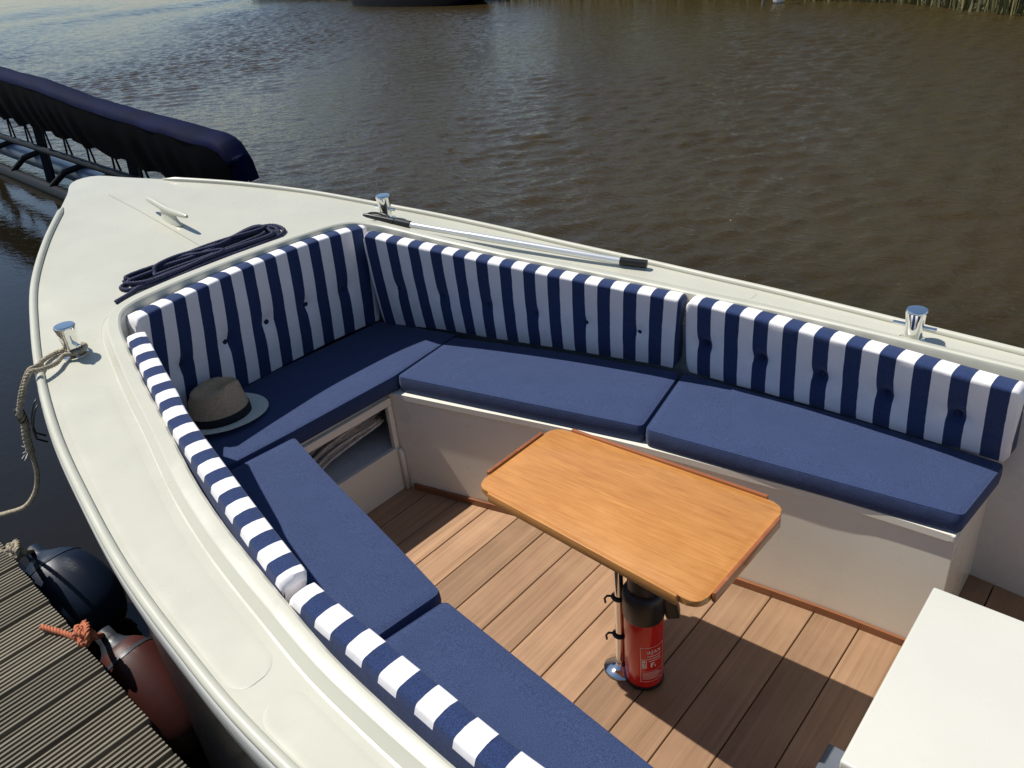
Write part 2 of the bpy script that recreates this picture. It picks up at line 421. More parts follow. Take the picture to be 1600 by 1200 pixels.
def bank(name, edge, depth, sgn):
    rows = []
    xs = [-400, -250, -160, -110, -80]+[-62+i*1.0 for i in range(110)]+[70, 110, 200, 400]
    for d, z in ((-1.2, -.8), (-.2, -.3), (0, -.1), (.5, .22), (2, .55), (8, .9), (depth, 1.5)):
        rows.append([Vector((x, edge(x)+sgn*d, z+.12*noise.noise(Vector((x*.3, d, 3))))) for x in xs])
    return tag(put(name, grid(rows), 'earth', smooth=True), kind='structure')
def far_edge(x):
    return interp(x, [(-400, 260), (-100, 62), (-75, 44), (-55, 34.6), (-40, 29.2), (-31, 26.2), (-26, 24.8), (-20, 24.4), (-14, 23.4), (-9, 22.0), (-6.2, 20.9), (-5, 19.6), (-3.6, 18.7), (-2, 17.6), (2, 17.2), (60, 17), (400, 17)])+.25*noise.noise(Vector((x*.7, 0, 0)))
bank('far_bank', far_edge, 380, 1)
bank('near_bank', lambda x: -3.0, 60, -1)

# ------------------------------------------------------------------ boat
boat = empty('sloop', (-1.2, 1.42, WATER))
tag(boat, 'cream open motor sloop with curved deck moored beside the wooden dock', 'boat')
Zc = lambda p: zd(p.x)
# deck
Co = offset(Ci, lambda p: .062 if p.x < -1.4 else .062-.012*min(1, (p.x+1.4)/.8))
def fore(x): return max(0, min(1, (-2.3-x)/.6))
rows = []
KR = 9
for j in range(KR+1):
    t = j/KR
    H = [Vector((a.x+(b_.x-a.x)*t, a.y+(b_.y-a.y)*t, 0)) for a, b_ in zip(Co, G)]
    rows.append(full(H, lambda p, t=t: zd(p.x)+.014*(1-t)*fore(p.x)))
put('deck', grid(rows), 'deck', boat, True)
# coaming round the cockpit: step up, rounded top, lip inside
prof = [(.0, 'o', .0), (.005, 'o', .0015), (.019, 'o', .0185), (.023, 'o', .0245), (.028, 'o', .027)]
rows = []
base = full(Co, lambda p: zd(p.x)+.014*fore(p.x))
for d, _, z in prof:
    rows.append(full(offset(Co, -d), lambda p, z=z: zd(p.x)+.014*fore(p.x)+z-.0005))
for d, z in ((.004, .028), (-.002, .024), (-.005, .016), (-.006, -.10), (.010, -.105)):
    rows.append(full(offset(Ci, d), lambda p, z=z: zd(p.x)+.014*fore(p.x)*(1 if z > 0 else 0)+z))
put('coaming', grid(rows), 'deck', boat, True, 24)
# hull side with the rounded rubbing strake below the deck edge
rows = []
for d, z in ((0., 0.), (.005, -.003), (.008, -.012), (.007, -.045), (.003, -.080), (-.010, -.098), (-.027, -.102)):
    rows.append(full(offset(G, d), lambda p, z=z: zd(p.x)+z))
put('rubbing_strake', grid(rows), 'hull', boat, True, 60)
rows = [full(offset(G, -.027), lambda p: zd(p.x)-.1025)]
def hrow(d, frac, zabs):
    return full(offset(G, d), lambda p: (zd(p.x)-.1025)*(1-frac)+zabs*frac)
rows += [hrow(-.028, .1, -.15), hrow(-.028, .5, -.15), hrow(-.028, 1, -.15), hrow(-.2, 1, -.45)]
put('hull', grid(rows), 'darkhull', boat, True, 60)
# half-round bead along the deck edge, from near the stem aft
for sgn in (-1, 1):
    pts = [Vector((p.x, yc(p.x)+sgn*p.y, zd(p.x)+.004)) for p in offset(G, -.008) if p.x > -3.72]
    put('gunwale_bead', tube(pts, lambda t: .0125 if t < .985 else .0125*max(.1, (1-t)/.015), 10), 'deck', boat, True)
# non-slip panels, a couple of millimetres proud of the side decks and foredeck
def deckpanel(xa, xb, ta, tb, sgn, rad=.045):
    n = 120; m = 12; rows = []
    for j in range(m+1):
        row = []
        for i in range(n+1):
            x = xa+(xb-xa)*(.5-.5*math.cos(math.pi*i/n))
            e = min((x-xa), (xb-x)); 
            ins = 0 if e > rad else (1-math.sqrt(max(0, 1-(1-e/rad)**2)))
            a = ta+ins*.27; b_ = tb-ins*.27; t = a+(b_-a)*j/m
            ho = interp(-x, [(-p.x, p.y) for p in G[:NA+30]]); hi = interp(-x, [(-p.x, p.y) for p in Co[:NA+14]])
            h = hi+(ho-hi)*t
            zz = zd(x)+.014*(1-t)*fore(x)+(.0009 if 0 < j < m and 0 < i < n else .0003)
            row.append(Vector((x, yc(x)+sgn*h, zz)))
        rows.append(row)
    return grid(rows)
for sgn in (-1, 1):
    for xa, xb in ((-2.36, -1.11), (-1.05, .3)):
        put('deck_panel', deckpanel(xa, xb, .13, .80, sgn), 'deck', boat, True)
seam = [Vector((x, yc(x)-.035, zd(x)+.0140)) for x in [-3.70+i*.03 for i in range(30)]]
put('deck_seam', tube(seam, .0009, 6), 'deck', boat, True)
# inner liner from the coaming down to the sole
rows = []
Lf = offset(G, -.05)
def linerrow(t):
    H = [Vector((a.x+(b_.x-a.x)*t, a.y+(b_.y-a.y)*t, 0)) for a, b_ in zip(Ci, Lf)]
    return H
for t, zf in ((.0, 0.), (.35, .15), (.75, .5), (.95, .8), (1., 1.)):
    rows.append(full(linerrow(t), lambda p, zf=zf: (zd(p.x)-.098)*(1-zf)+(-.03)*zf))
put('liner', grid(rows), 'liner', boat, True)
# sole: dark bearer and planks athwart
put('sole_bearer', prism([(-2.25, .95), (-2.25, 1.95), (-1, 2.3), (1.2, 2.42), (1.2, .4), (-1, .5)], -.05, -.02), 'dark', boat)
fbench = [(-2.262, 1.684), (-1.9, 1.765), (-1.55, 1.845), (-1.222, 1.905), (-.83, 1.955), (-.55, 1.985), (-.284, 2.0)]
def bh(x): return interp(x, [(a, b_-yc(a)) for a, b_ in fbench])
xk = -1.176-.1385*8
edges = [-2.262]+[xk+.1385*i for i in range(1, 26)]
for a, b_ in zip(edges, edges[1:]):
    if b_-a < .03: continue
    xm = (a+b_)/2
    h = (max(bh(a), bh(b_))+.03) if b_ < -.29 else 1.03
    g = .0018
    pl = put('plank', prism([(a+g, yc(a)-h), (b_-g, yc(b_)-h), (b_-g, yc(b_)+h), (a+g, yc(a)+h)], -.022, random.uniform(-.0006, .0004), .0018, 1), 'sole', boat)
put('transom', box(1.36, 1.395, yc(1.38)-.90, yc(1.38)+.90, -.4, zd(1.38)-.002, .004), 'hull', boat)
# benches both sides
for sgn in (1, -1):
    cur = [Vector((x, yc(x)+sgn*(y-yc(x)), 0)) for x, y in fbench]
    cur = catmull(cur, 60)
    def wallmesh(P, z0, z1, th, over=0.):
        a = []; b_ = []
        for p in P:
            a.append(Vector((p.x, p.y-sgn*over, 0))); b_.append(Vector((p.x, p.y-sgn*over+sgn*th, 0)))
        rows = [[Vector((p.x, p.y, z0)) for p in a], [Vector((p.x, p.y, z1)) for p in a], [Vector((p.x, p.y, z1)) for p in b_], [Vector((p.x, p.y, z0)) for p in b_], [Vector((p.x, p.y, z0)) for p in a]]
        me = grid(rows); bm = bmesh.new(); bm.from_mesh(me); bmesh.ops.remove_doubles(bm, verts=bm.verts[:], dist=1e-6)
        bmesh.ops.holes_fill(bm, edges=[e for e in bm.edges if e.is_boundary], sides=8)
        bmesh.ops.recalc_face_normals(bm, faces=bm.faces[:]); bm.to_mesh(me); bm.free(); return me
    put('bench_front', wallmesh(cur, .0, .438, .014), 'panel', boat, True, 40)
    put('skirting', wallmesh(cur[2:], .001, .028, .011, .0125), 'skirt', boat, True, 40)
    out = [Vector((x, yc(x)+sgn*(interp(-x, [(-p.x, p.y) for p in Ci])+.02), 0)) for x in [p.x for p in cur]]
    inn = [Vector((p.x, p.y-sgn*.010, 0)) for p in cur]
    poly = [(p.x, p.y) for p in inn]+[(p.x, p.y) for p in out[::-1]]
    put('bench_top', prism(poly, .440, .463, .004, 2), 'panel', boat)
    ye = yc(-.284)+sgn*.60; yo = yc(-.284)+sgn*1.06
    put('bench_end', box(-.296, -.282, min(ye, yo), max(ye, yo), .0, .439, .002), 'panel', boat)
# bow bulkhead with an open locker
yb0, yb1 = yc(-2.262)-.235, yc(-2.262)+.232
bk = empty('locker_front', (-2.262, 1.45, 0)); bk.parent = boat; bk.matrix_parent_inverse = Matrix.Translation(boat.location).inverted()
def sub(name, me, m, smooth=False): 
    o = put(name, me, m); o.parent = bk; o.matrix_parent_inverse = Matrix.Translation(bk.location).inverted()
    if smooth:
        for p in me.polygons: p.use_smooth = True
    return o
sub('top_rail', box(-2.276, -2.254, yb0, yb1, .405, .4385, .003), 'panel')
sub('stile', box(-2.2755, -2.2545, yb1-.022, yb1-.0005, .206, .404, .002), 'panel')
sub('stile', box(-2.2755, -2.2545, yb0+.0005, yb0+.022, .206, .404, .002), 'panel')
sub('lower_panel', box(-2.276, -2.2535, yb0, yb1, .0, .205, .002), 'panel')
sub('locker_shelf', box(-2.70, -2.277, yb0-.2, yb1+.2, .180, .196), 'liner')
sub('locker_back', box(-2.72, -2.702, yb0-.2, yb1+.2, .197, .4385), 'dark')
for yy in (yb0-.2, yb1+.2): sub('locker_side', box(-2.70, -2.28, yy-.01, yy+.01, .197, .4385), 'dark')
sub('corner_trim', tube([(-2.24, yb1-.006, .004), (-2.24, yb1-.006, .15), (-2.244, yb1-.006, .185), (-2.252, yb1-.006, .197)], .011, 8), 'panel', True)
bw = [(p.x, p.y) for p in full(offset(Ci, .005), 0) if p.x < -2.20]
put('bow_bench_top', prism([(-2.268, bw[0][1])]+[q for q in bw if q[0] < -2.272]+[(-2.268, bw[-1][1])], .440, .4625, .003, 1), 'panel', boat)

# bollards and cleat: bolted to the deck
def bollard(x, y):
    z = zd(x)+.001
    b_ = put('bollard', lathe([(0, 0), (.040, 0), (.040, .004), (.030, .006), (.0265, .010), (.0265, .055), (.0275, .068), (.0315, .094), (.0318, .099), (.029, .103), (0, .104)], 36, loc=(x, y, z)), 'chrome', boat, True, 40)
    c = put('crossbar', tube([(x-.062, y, z+.048), (x-.060, y, z+.048), (x+.060, y, z+.048), (x+.062, y, z+.048)], lambda t: .0062, 12), 'chrome', None, True)
    c.parent = b_; c.matrix_parent_inverse = Matrix.Translation(boat.location).inverted() @ Matrix.Translation(boat.location)
    return b_
bollard(-2.565, .746); bollard(-2.645, 2.125); bollard(-.575, 2.392)
cx, cy = -3.235, 1.474; cz = zd(cx)+.012
bm = bmesh.new()
cl = catmull([(cx-.155, cy, cz+.062+.012), (cx-.11, cy, cz+.057+.010), (cx, cy, cz+.046), (cx+.11, cy, cz+.040), (cx+.155, cy, cz+.038)], 40)
horn = tube(cl, lambda t: .0135*(1-.55*abs(2*t-1)**2.2), 12)
cle = put('cleat', horn, 'deck', boat, True, 60)
def sect(z, l, w_): 
    return [Vector((cx+l*math.cos(a)-.0*z, cy+w_*math.sin(a), cz+z-.115*0)) for a in [2*math.pi*i/24 for i in range(24)]]
for q in (put('cleat_foot', grid([sect(-.012, .088, .020), sect(.0, .080, .017), sect(.012, .066, .011), sect(.030, .058, .009), sect(.046, .066, .009)], True), 'deck', None, True),):
    q.parent = cle
# black shackle loops hanging over the side by the mooring line
for dx in (0, .032):
    px = -2.41+dx; h0 = interp(-px, [(-p.x, p.y) for p in G])
    put('lashing', tube([Vector((px, yc(px)-h0+a, zd(px)+b_)) for a, b_ in ((-.012, .006), (-.026, -.006), (-.040, -.03), (-.051, -.058), (-.052, -.09), (-.03, -.112))], .0032, 6), 'black', boat, True)

# ------------------------------------------------------------------ seat cushions
def rounded(poly, r, n=4):
    out = []; m = len(poly); P = [Vector((p[0], p[1], 0)) for p in poly]
    for i in range(m):
        a, p, c = P[i-1], P[i], P[(i+1) % m]
        d1 = (a-p); d2 = (c-p); rr = min(r, d1.length*.4, d2.length*.4); d1.normalize(); d2.normalize()
        if d1.dot(d2) < -.96: out.append((p.x, p.y)); continue
        A = p+d1*rr; B = p+d2*rr
        for k in range(n+1):
            t = k/n; q = A*(1-t)**2+p*2*t*(1-t)+B*t*t; out.append((q.x, q.y))
    return out
def cushion(label, poly, z0=.464, z1=.532):
    c = Vector((sum(p[0] for p in poly)/len(poly), sum(p[1] for p in poly)/len(poly), z0))
    root = empty('seat_cushion', c); tag(root, label, 'cushion', 'navy seat cushions on the benches')
    R = rounded(poly, .022, 4); n = len(R)
    def inset(d): 
        out = []
        for i in range(n):
            a = Vector((*R[i-1], 0)); p = Vector((*R[i], 0)); b_ = Vector((*R[(i+1) % n], 0))
            t = ((p-a).normalized()+(b_-p).normalized()).normalized(); out.append(p+Vector((-t.y, t.x, 0))*d*sg)
        return out
    ar = sum(R[i-1][0]*R[i][1]-R[i][0]*R[i-1][1] for i in range(n)); sg = 1 if ar > 0 else -1
    cc = Vector((c.x, c.y, 0)); rows = []
    for d, z in ((.008, z0), (.002, z0+.003), (0., z0+.010), (-.002, (z0+z1)/2), (0, z1-.007), (.0015, z1-.003), (.006, z1-.0005)):
        rows.append([q+Vector((0, 0, z)) for q in inset(d)])
    last = inset(.006)
    for k in (.94, .85, .7, .5, .25):
        rows.append([cc+(q-cc)*k+Vector((0, 0, z1+.004*(1-k**3)+.0012*noise.noise((cc+(q-cc)*k)*7))) for q in last])
    me = grid(rows, True); bm = bmesh.new(); bm.from_mesh(me); bm.verts.ensure_lookup_table()
    m = len(rows[0]); tot = len(rows)
    bm.faces.new([bm.verts[(tot-1)*m+i] for i in range(m)]); bm.faces.new([bm.verts[i] for i in range(m)][::-1])
    bmesh.ops.recalc_face_normals(bm, faces=bm.faces[:]); bm.to_mesh(me); bm.free()
    pad = put('pad', me, 'denim', root, True, 60)
    put('piping', tube([q+Vector((0, 0, z1-.0028)) for q in inset(.0035)], .0026, 6, True), 'denim', pad, True)
cushion('navy bow seat cushion with a straw hat resting on it', [(-2.685, .90), (-2.262, .80), (-2.242, 1.2), (-2.232, 1.70), (-2.277, 2.10), (-2.68, 2.02), (-2.70, 1.45)])
cushion('navy seat cushion on the river side bench next to the bow seat', [(-2.268, 2.075), (-2.222, 1.704), (-1.232, 1.912), (-1.312, 2.297), (-1.8, 2.2)])
cushion('navy seat cushion on the river side bench ending at the open aft corner', [(-1.302, 2.30), (-1.218, 1.903), (-.278, 1.998), (-.249, 2.305), (-.7, 2.318)])
cushion('navy seat cushion on the dock side bench next to the bow seat', [(-2.238, .79), (-2.207, 1.207), (-1.98, 1.146), (-1.384, 1.006), (-1.240, .970), (-1.285, .56), (-1.8, .66)])
cushion('navy seat cushion on the dock side bench at the bottom of the picture', [(-1.272, .555), (-1.213, .956), (-.546, .873), (-.22, .85), (-.22, .53)])

# ------------------------------------------------------------------ striped back cushions
def back(label, top, bot, inside, phase, buttons, T=.066, dimple=.02, vb=.47, us=1., r=.014):
    """top / bot: front edge of the cushion above and below; inside: a point in the cockpit"""
    tp = catmull([Vector(p) for p in top], 400); bt = catmull([Vector(p) for p in bot], 400)
    L = sum((b_-a).length for a, b_ in zip(tp, tp[1:])); N = int(L/.0105)
    tp = resample(tp, N); bt = resample(bt, N); ins = Vector(inside)
    c = (tp[N//2]+bt[N//2])/2; root = empty('back_cushion', (c.x, c.y, bt[N//2].z))
    tag(root, label, 'cushion', 'striped back cushions round the cockpit')
    verts = []; uvs = []; M_ = 0; bpos = []
    frontn = 22
    for i in range(N):
        a = tp[max(0, i-1)]; b_ = tp[min(N-1, i+1)]; t = (b_-a); t.z = 0; t.normalize()
        o = Vector((t.y, -t.x, 0))
        if o.dot(ins-tp[i]) > 0: o = -o
        u = L*i/(N-1); e = min(u, L-u)
        k = 1. if e > .014 else math.sqrt(max(0, 1-(1-e/.014)**2))*.5+.5
        ups = (tp[i]-bt[i]); Hh = ups.length; ups.normalize(); sec = []
        for j in range(frontn):
            v = j/(frontn-1); p = bt[i]+ups*(v*(Hh-r))
            # soft belly, button dimples and creases
            d = -.007*math.sin(math.pi*min(1, max(0, v)))
            for ub, vv in [(q, vb) for q in buttons]:
                du = u-ub; dv = (v-vv)*Hh; rr = math.hypot(du, dv*.9)
                d += dimple*math.exp(-(rr/.026)**2)+.3*dimple*math.exp(-(rr/.07)**2)
                d += .16*dimple*math.exp(-(abs(du)/.010)**2)*math.exp(-(dv/.08)**2)-.12*dimple*math.exp(-((dv+.03)/.012)**2)*math.exp(-(du/.05)**2)
            d += .0025*noise.noise(Vector((u*9, v*5, phase*40)))
            sec.append((p+o*d, v*Hh))
        cA = bt[i]+ups*(Hh-r)+o*r
        for q in range(1, 5):
            an = q/4*math.pi/2; sec.append((cA-o*r*math.cos(an)+ups*r*math.sin(an), Hh-r+q*.005))
        puff = .003*noise.noise(Vector((u*14, 3, phase*30)))
        for q in (.33, .66): sec.append((cA+o*(T-2*r)*q+ups*(r+.003+puff), Hh+T*q))
        cB = cA+o*(T-2*r)
        for q in range(0, 5):
            an = q/4*math.pi/2; sec.append((cB+o*r*math.sin(an)+ups*r*math.cos(an), Hh+T-r+q*.005))
        sec.append((bt[i]+ups*(Hh-r)*.955+o*T, Hh+T+.012)); sec.append((bt[i]+ups*(Hh-r)*.95+o*T, 7.))
        for q in (.7, .4, 0.): sec.append((bt[i]+ups*(Hh-r)*q+o*T, 7.+(1-q)*Hh))
        mid = sum((s[0] for s in sec), Vector())/len(sec)
        for p, v in sec:
            verts.append(p if k == 1 else mid+(p-mid)*(.86+.14*(k*2-1)))
            uvs.append((u*us+phase, v))
        M_ = len(sec)
        bpos.append((bt[i]+ups*(vb*(Hh-r)), o, u))
    f = []
    for i in range(N-1):
        for j in range(M_):
            j2 = (j+1) % M_
            f.append((i*M_+j, (i+1)*M_+j, (i+1)*M_+j2, i*M_+j2))
    f.append(tuple(range(M_))); f.append(tuple((N-1)*M_+j for j in range(M_))[::-1])
    me = pyd(verts, f)
    bm = bmesh.new(); bm.from_mesh(me); bmesh.ops.recalc_face_normals(bm, faces=bm.faces[:]); bm.to_mesh(me); bm.free()
    ul = me.uv_layers.new(name='cloth')
    for lp in me.loops: ul.data[lp.index].uv = uvs[lp.vertex_index]
    cov = put('cover', me, 'stripe', root, True, 65)
    for ub in buttons:
        p, o, u = min(bpos, key=lambda q: abs(q[2]-ub))
        put('button', lathe([(0, .005), (.007, .0045), (.011, .002), (.012, -.002), (.010, -.005), (0, -.005)], 14, axis=-o, loc=p+o*(dimple-.001)), 'button', cov, True)
def top_z(pts, off=.042): return [(x, y, zd(x)+off) for x, y in pts]
def at_z(pts, z=.536): return [(x, y, z) for x, y in pts]
CK = (-1.4, 1.43, .8)
back('striped back cushion across the bow end of the cockpit', top_z([(-2.579, 0.964), (-2.609, 1.176), (-2.634, 1.386), (-2.638, 1.599), (-2.627, 1.797), (-2.591, 1.982)], .028),
     at_z([(-2.655, .90), (-2.68, 1.12), (-2.69, 1.35), (-2.700, 1.58), (-2.702, 1.80), (-2.685, 2.03)]), CK, -.048, [.16, .34, .52, .70, .88], T=.074)
fb = [(-2.640, 2.005), (-2.371, 2.092), (-2.091, 2.15), (-1.842, 2.208), (-1.636, 2.252), (-1.435, 2.294), (-1.337, 2.304)]
back('striped back cushion on the river side beside the bow corner', top_z([(-2.547, 1.905), (-2.231, 1.997), (-1.943, 2.076), (-1.652, 2.141), (-1.454, 2.181), (-1.269, 2.216)], .028),
     at_z(fb), CK, -.012, [.12, .33, .54, .75, .96, 1.17], dimple=.012, T=.074)
fb2 = [(-1.296, 2.310), (-1.074, 2.312), (-.863, 2.316), (-.661, 2.314), (-.449, 2.307), (-.245, 2.305)]
back('striped back cushion on the river side at the aft end with deep buttons', top_z([(-1.255, 2.222), (-1.024, 2.232), (-0.821, 2.226), (-0.624, 2.214), (-0.416, 2.195), (-0.243, 2.181)], .028),
     at_z(fb2), CK, -.043, [.068, .268, .468, .668, .868], dimple=.030, T=.074)
mir = lambda P: [(x, 2*yc(x)-y) for x, y in P]
back('striped back cushion on the dock side running up to the bow corner', top_z([(-2.463, .936), (-2.285, .882), (-2.076, .821), (-1.949, .781), (-1.614, .706), (-1.442, .668), (-1.293, .636), (-1.219, .621)], .048),
     at_z(mir(fb)), CK, -.045, [.12, .33, .54, .75, .96, 1.17], us=1.03, T=.058, r=.009)
back('striped back cushion on the dock side at the bottom of the picture', top_z([(-1.203, .616), (-1.081, .607), (-.987, .603), (-.89, .597), (-.792, .592), (-.603, .582), (-.25, .585)]),
     at_z(mir(fb2)), CK, -.048, [.065, .265, .465, .665, .865], T=.058, r=.009)

# ------------------------------------------------------------------ table
tb = empty('table', (-.998, 1.415, 0)); tag(tb, 'varnished wooden table on a chrome pedestal in the cockpit', 'table')
tz = .66
tc = [(-1.352, 1.240), (-.622, 1.190), (-.614, 1.626), (-1.350, 1.602)]
def rpoly(poly, r, n=8): return rounded(poly, r, n)
ttop = put('table_top', prism(rpoly(tc, .046, 8), tz-.019, tz, .003, 2), 'table', tb, True, 30)
V3 = lambda p, z: Vector((p[0], p[1], z))
for a, b_, ia, ib in ((0, 1, .06, .055), (1, 2, .05, .06), (2, 3, .055, .06), (3, 0, .055, .06)):
    A = V3(tc[a], tz-.008); B = V3(tc[b_], tz-.008); d = (B-A).normalized(); o = Vector((d.y, -d.x, 0))
    A2 = A+d*ia+o*.0064; B2 = B-d*ib+o*.0064
    put('edge_rim', obox(A2, B2, .011, .030, .0025), 'rim' if a != 0 else 'table', ttop, True, 30)
put('pedestal', lathe([(0, .012), (.0145, .012), (.0145, .30), (.0145, tz-.020), (0, tz-.0195)], 28, loc=(-.998, 1.415, 0)), 'chrome', tb, True, 40)
put('base_flange', lathe([(0, .0015), (.052, .0015), (.053, .004), (.050, .008), (.030, .013), (.022, .018), (.0155, .022), (.0152, .03), (0, .03)], 40, loc=(-.998, 1.415, 0)), 'chrome', tb, True, 40)

# ------------------------------------------------------------------ fire extinguisher strapped to the pedestal
ex, ey, er = -.922, 1.428, .0575
ext = empty('fire_extinguisher', (ex, ey, .006)); tag(ext, 'red fire extinguisher with black head strapped to the table pedestal', 'extinguisher')
put('cylinder', lathe([(0, .02), (.03, .018), (.048, .010), (er-.003, .012), (er, .022), (er, .27), (er-.002, .278), (er-.012, .286), (.03, .292), (0, .296)], 44, loc=(ex, ey, 0)), 'red', ext, True, 50)
put('base_ring', lathe([(er-.006, .007), (er+.0008, .007), (er+.0012, .020), (er-.004, .021)], 44, loc=(ex, ey, 0)), 'black', ext, True, 50)
put('head', lathe([(er+.0015, .268), (er+.003, .274), (er+.004, .335), (er+.003, .352), (er-.003, .362), (.046, .366), (.046, .40), (.043, .47), (0, .475)], 40, loc=(ex, ey, 0)), 'black', ext, True, 50)
vd = Vector((ex, ey, 0)).normalized(); sd = Vector((-vd.y, vd.x, 0))
put('lever', obox((ex-.03, ey-.012, .42), (ex+.075, ey+.050, .385), .040, .030, .006), 'black', ext)
put('nozzle', obox((ex+.052, ey+.036, .385), (ex+.070, ey+.046, .262), .040, .042, .008), 'black', ext)
for z in (.135, .285):
    put('strap_loop', tube([Vector((-.998+.019*math.cos(a), 1.415+.019*math.sin(a), z+.012)) for a in [2*math.pi*i/20 for i in range(20)]], .0045, 6, True), 'black', ext, True)
    put('strap_tail', tube([(-1.016, 1.405, z+.012), (-1.026, 1.396, z+.014), (-1.032, 1.392, z+.004), (-1.030, 1.392, z-.012)], .0035, 6), 'black', ext, True)
# printed label, wrapped on the cylinder
aim = math.atan2(-ey, -ex)             # towards the dock side
def wrap(u, z, lift=.0006): 
    a = aim+.40+u/er; return Vector((ex+(er+lift)*math.cos(a), ey+(er+lift)*math.sin(a), z))
def patch(u0, u1, z0, z1, v, f, n=6):
    b0 = len(v)
    for i in range(n+1):
        u = u0+(u1-u0)*i/n; v.append(wrap(u, z0)); v.append(wrap(u, z1))
    for i in range(n): f.append((b0+2*i, b0+2*i+2, b0+2*i+3, b0+2*i+1))
v, f = [], []
lw = .0012; U0, U1, Z0, Z1 = -.034, .042, .045, .185
patch(U0, U1, Z1-lw, Z1, v, f); patch(U0, U1, Z0, Z0+lw, v, f); patch(U0, U0+lw, Z0, Z1, v, f, 1); patch(U1-lw, U1, Z0, Z1, v, f, 1)
rnd = random.Random(3)
for i in range(3): patch(U0+.020+.004*(i == 2), U1-.006-rnd.random()*.012, .148-i*.0095, .1505-i*.0095, v, f)
for i in range(6): patch(U0+.006, U1-.008-rnd.random()*.02, .082-i*.0052, .0836-i*.0052, v, f)
patch(U0+.004, U1-.004, .089, .0896, v, f)
for (a, b_, c, d) in ((.004, .006, .101, .139), (.016, .018, .101, .139), (.004, .018, .137, .139), (.004, .018, .101, .103), (.007, .010, .106, .122), (.0105, .015, .106, .112), (.008, .0135, .124, .133), (.012, .0145, .114, .121)):
    patch(U0+a, U0+b_, c, d, v, f, 2)
# a figure by the class mark: flame and letter F
for (a, b_, c, d) in ((.030, .034, .104, .122), (.034, .042, .118, .122), (.034, .039, .111, .114), (.043, .046, .104, .112)): patch(U0+a, U0+b_, c, d, v, f, 2)
put('label_print', pyd(v, f), 'print', ext)
def textmesh(txt, size):
    cu = bpy.data.curves.new('lettering', 'FONT'); cu.body = txt; cu.size = size; cu.align_x = 'CENTER'; cu.resolution_u = 3
    to = bpy.data.objects.new('lettering', cu); COL.objects.link(to)
    dg = bpy.context.evaluated_depsgraph_get(); me = bpy.data.meshes.new_from_object(to.evaluated_get(dg))
    bpy.data.objects.remove(to); return me
me = textmesh('ajax', .030)
for q in me.vertices: q.co = wrap(.008+q.co.x, .160+q.co.y*.85, .0007)
put('label_lettering', me, 'print', ext)

# ------------------------------------------------------------------ engine box and step
eb = empty('engine_box', (.1, 1.425, 0)); tag(eb, 'plain white engine box cut off by the lower right corner', 'engine box')
put('lid', box(-.268, .62, 1.124, 1.725, .470, .500, .006, 3), 'white', eb, True, 40)
put('housing', box(-.262, .61, 1.131, 1.718, .002, .4685, .004), 'white', eb)
sp = empty('step', (-.31, 1.33, 0)); tag(sp, 'small wooden step with grey rubber top against the white engine box', 'step')
put('step_body', box(-.362, -.264, 1.255, 1.385, .001, .185, .003), 'rim', sp)
put('step_pad', box(-.360, -.264, 1.257, 1.383, .186, .198, .003), plain('grey_rubber', (.10, .115, .14), .6), sp)

# ------------------------------------------------------------------ straw hat on the bow seat
hx, hy, hz = -2.545, 1.128, .537
hat = empty('straw_hat', (hx, hy, hz)); tag(hat, 'tan straw hat with black band and pale brim on the bow seat', 'hat')
ha = math.radians(70)
def hp(a, r, z, k=1.18):
    if r < .0801: r *= 1.2; z = z*1.22 if z > .02 else z
    # oval in plan, long axis along ha
    x, y = r*k*math.cos(a), r*math.sin(a)/k**.15
    return Vector((hx+x*math.cos(ha)-y*math.sin(ha), hy+x*math.sin(ha)+y*math.cos(ha), hz+z))
NS = 56; ang = [2*math.pi*i/NS for i in range(NS)]
def brimz(a, t): return .010+.010*math.sin(a)**2*t+.012*max(0, -math.cos(a))*t
rows = [[hp(a, .076, .012) for a in ang], [hp(a, .104, brimz(a, .5)) for a in ang], [hp(a, .134, brimz(a, .9)) for a in ang], [hp(a, .146, brimz(a, 1)+.002) for a in ang], [hp(a, .146, brimz(a, 1)-.001) for a in ang], [hp(a, .1, brimz(a, .5)-.004) for a in ang], [hp(a, .070, .006) for a in ang]]
put('brim', grid(rows, True), 'brim', hat, True, 60)
rows = []
for z, r in ((.010, .0765), (.03, .0755), (.05, .073), (.075, .069), (.092, .0655), (.102, .060)):
    rows.append([hp(a, r, z+(.010*math.cos(a) if z > .08 else 0)) for a in ang])
def topz(a, q):
    x = q*math.cos(a); y = q*math.sin(a)
    pinch = .032*math.exp(-(y/.35)**2)*max(0, min(1, (x+.9)/1.2))
    return .108+.010*x-pinch*(1-q**3)+.003*(1-q)
for q in (.92, .8, .64, .46, .28, .12): rows.append([hp(a, .064*q, topz(a, q)) for a in ang])
# front pinch of the crown
for k_, row in enumerate(rows):
    for i, p in enumerate(row):
        a = ang[i]; h = max(0, (p.z-hz-.04)/.07)
        for s in (-1, 1):
            da = abs((a-s*.75+math.pi) % (2*math.pi)-math.pi)
            c0 = Vector((hx, hy, p.z)); p += (c0-p)*(.16*h*math.exp(-(da/.38)**2)) if k_ < 9 else Vector()
bm_ = grid(rows, True); bm = bmesh.new(); bm.from_mesh(bm_); bm.verts.ensure_lookup_table()
bm.faces.new([bm.verts[(len(rows)-1)*NS+i] for i in range(NS)]); bmesh.ops.recalc_face_normals(bm, faces=bm.faces[:]); bm.to_mesh(bm_); bm.free()
put('crown', bm_, 'crown', hat, True)
put('band', grid([[hp(a, .0775, .010) for a in ang], [hp(a, .0785, .014) for a in ang], [hp(a, .0772, .034) for a in ang], [hp(a, .0755, .036) for a in ang]], True), 'band', hat, True, 60)

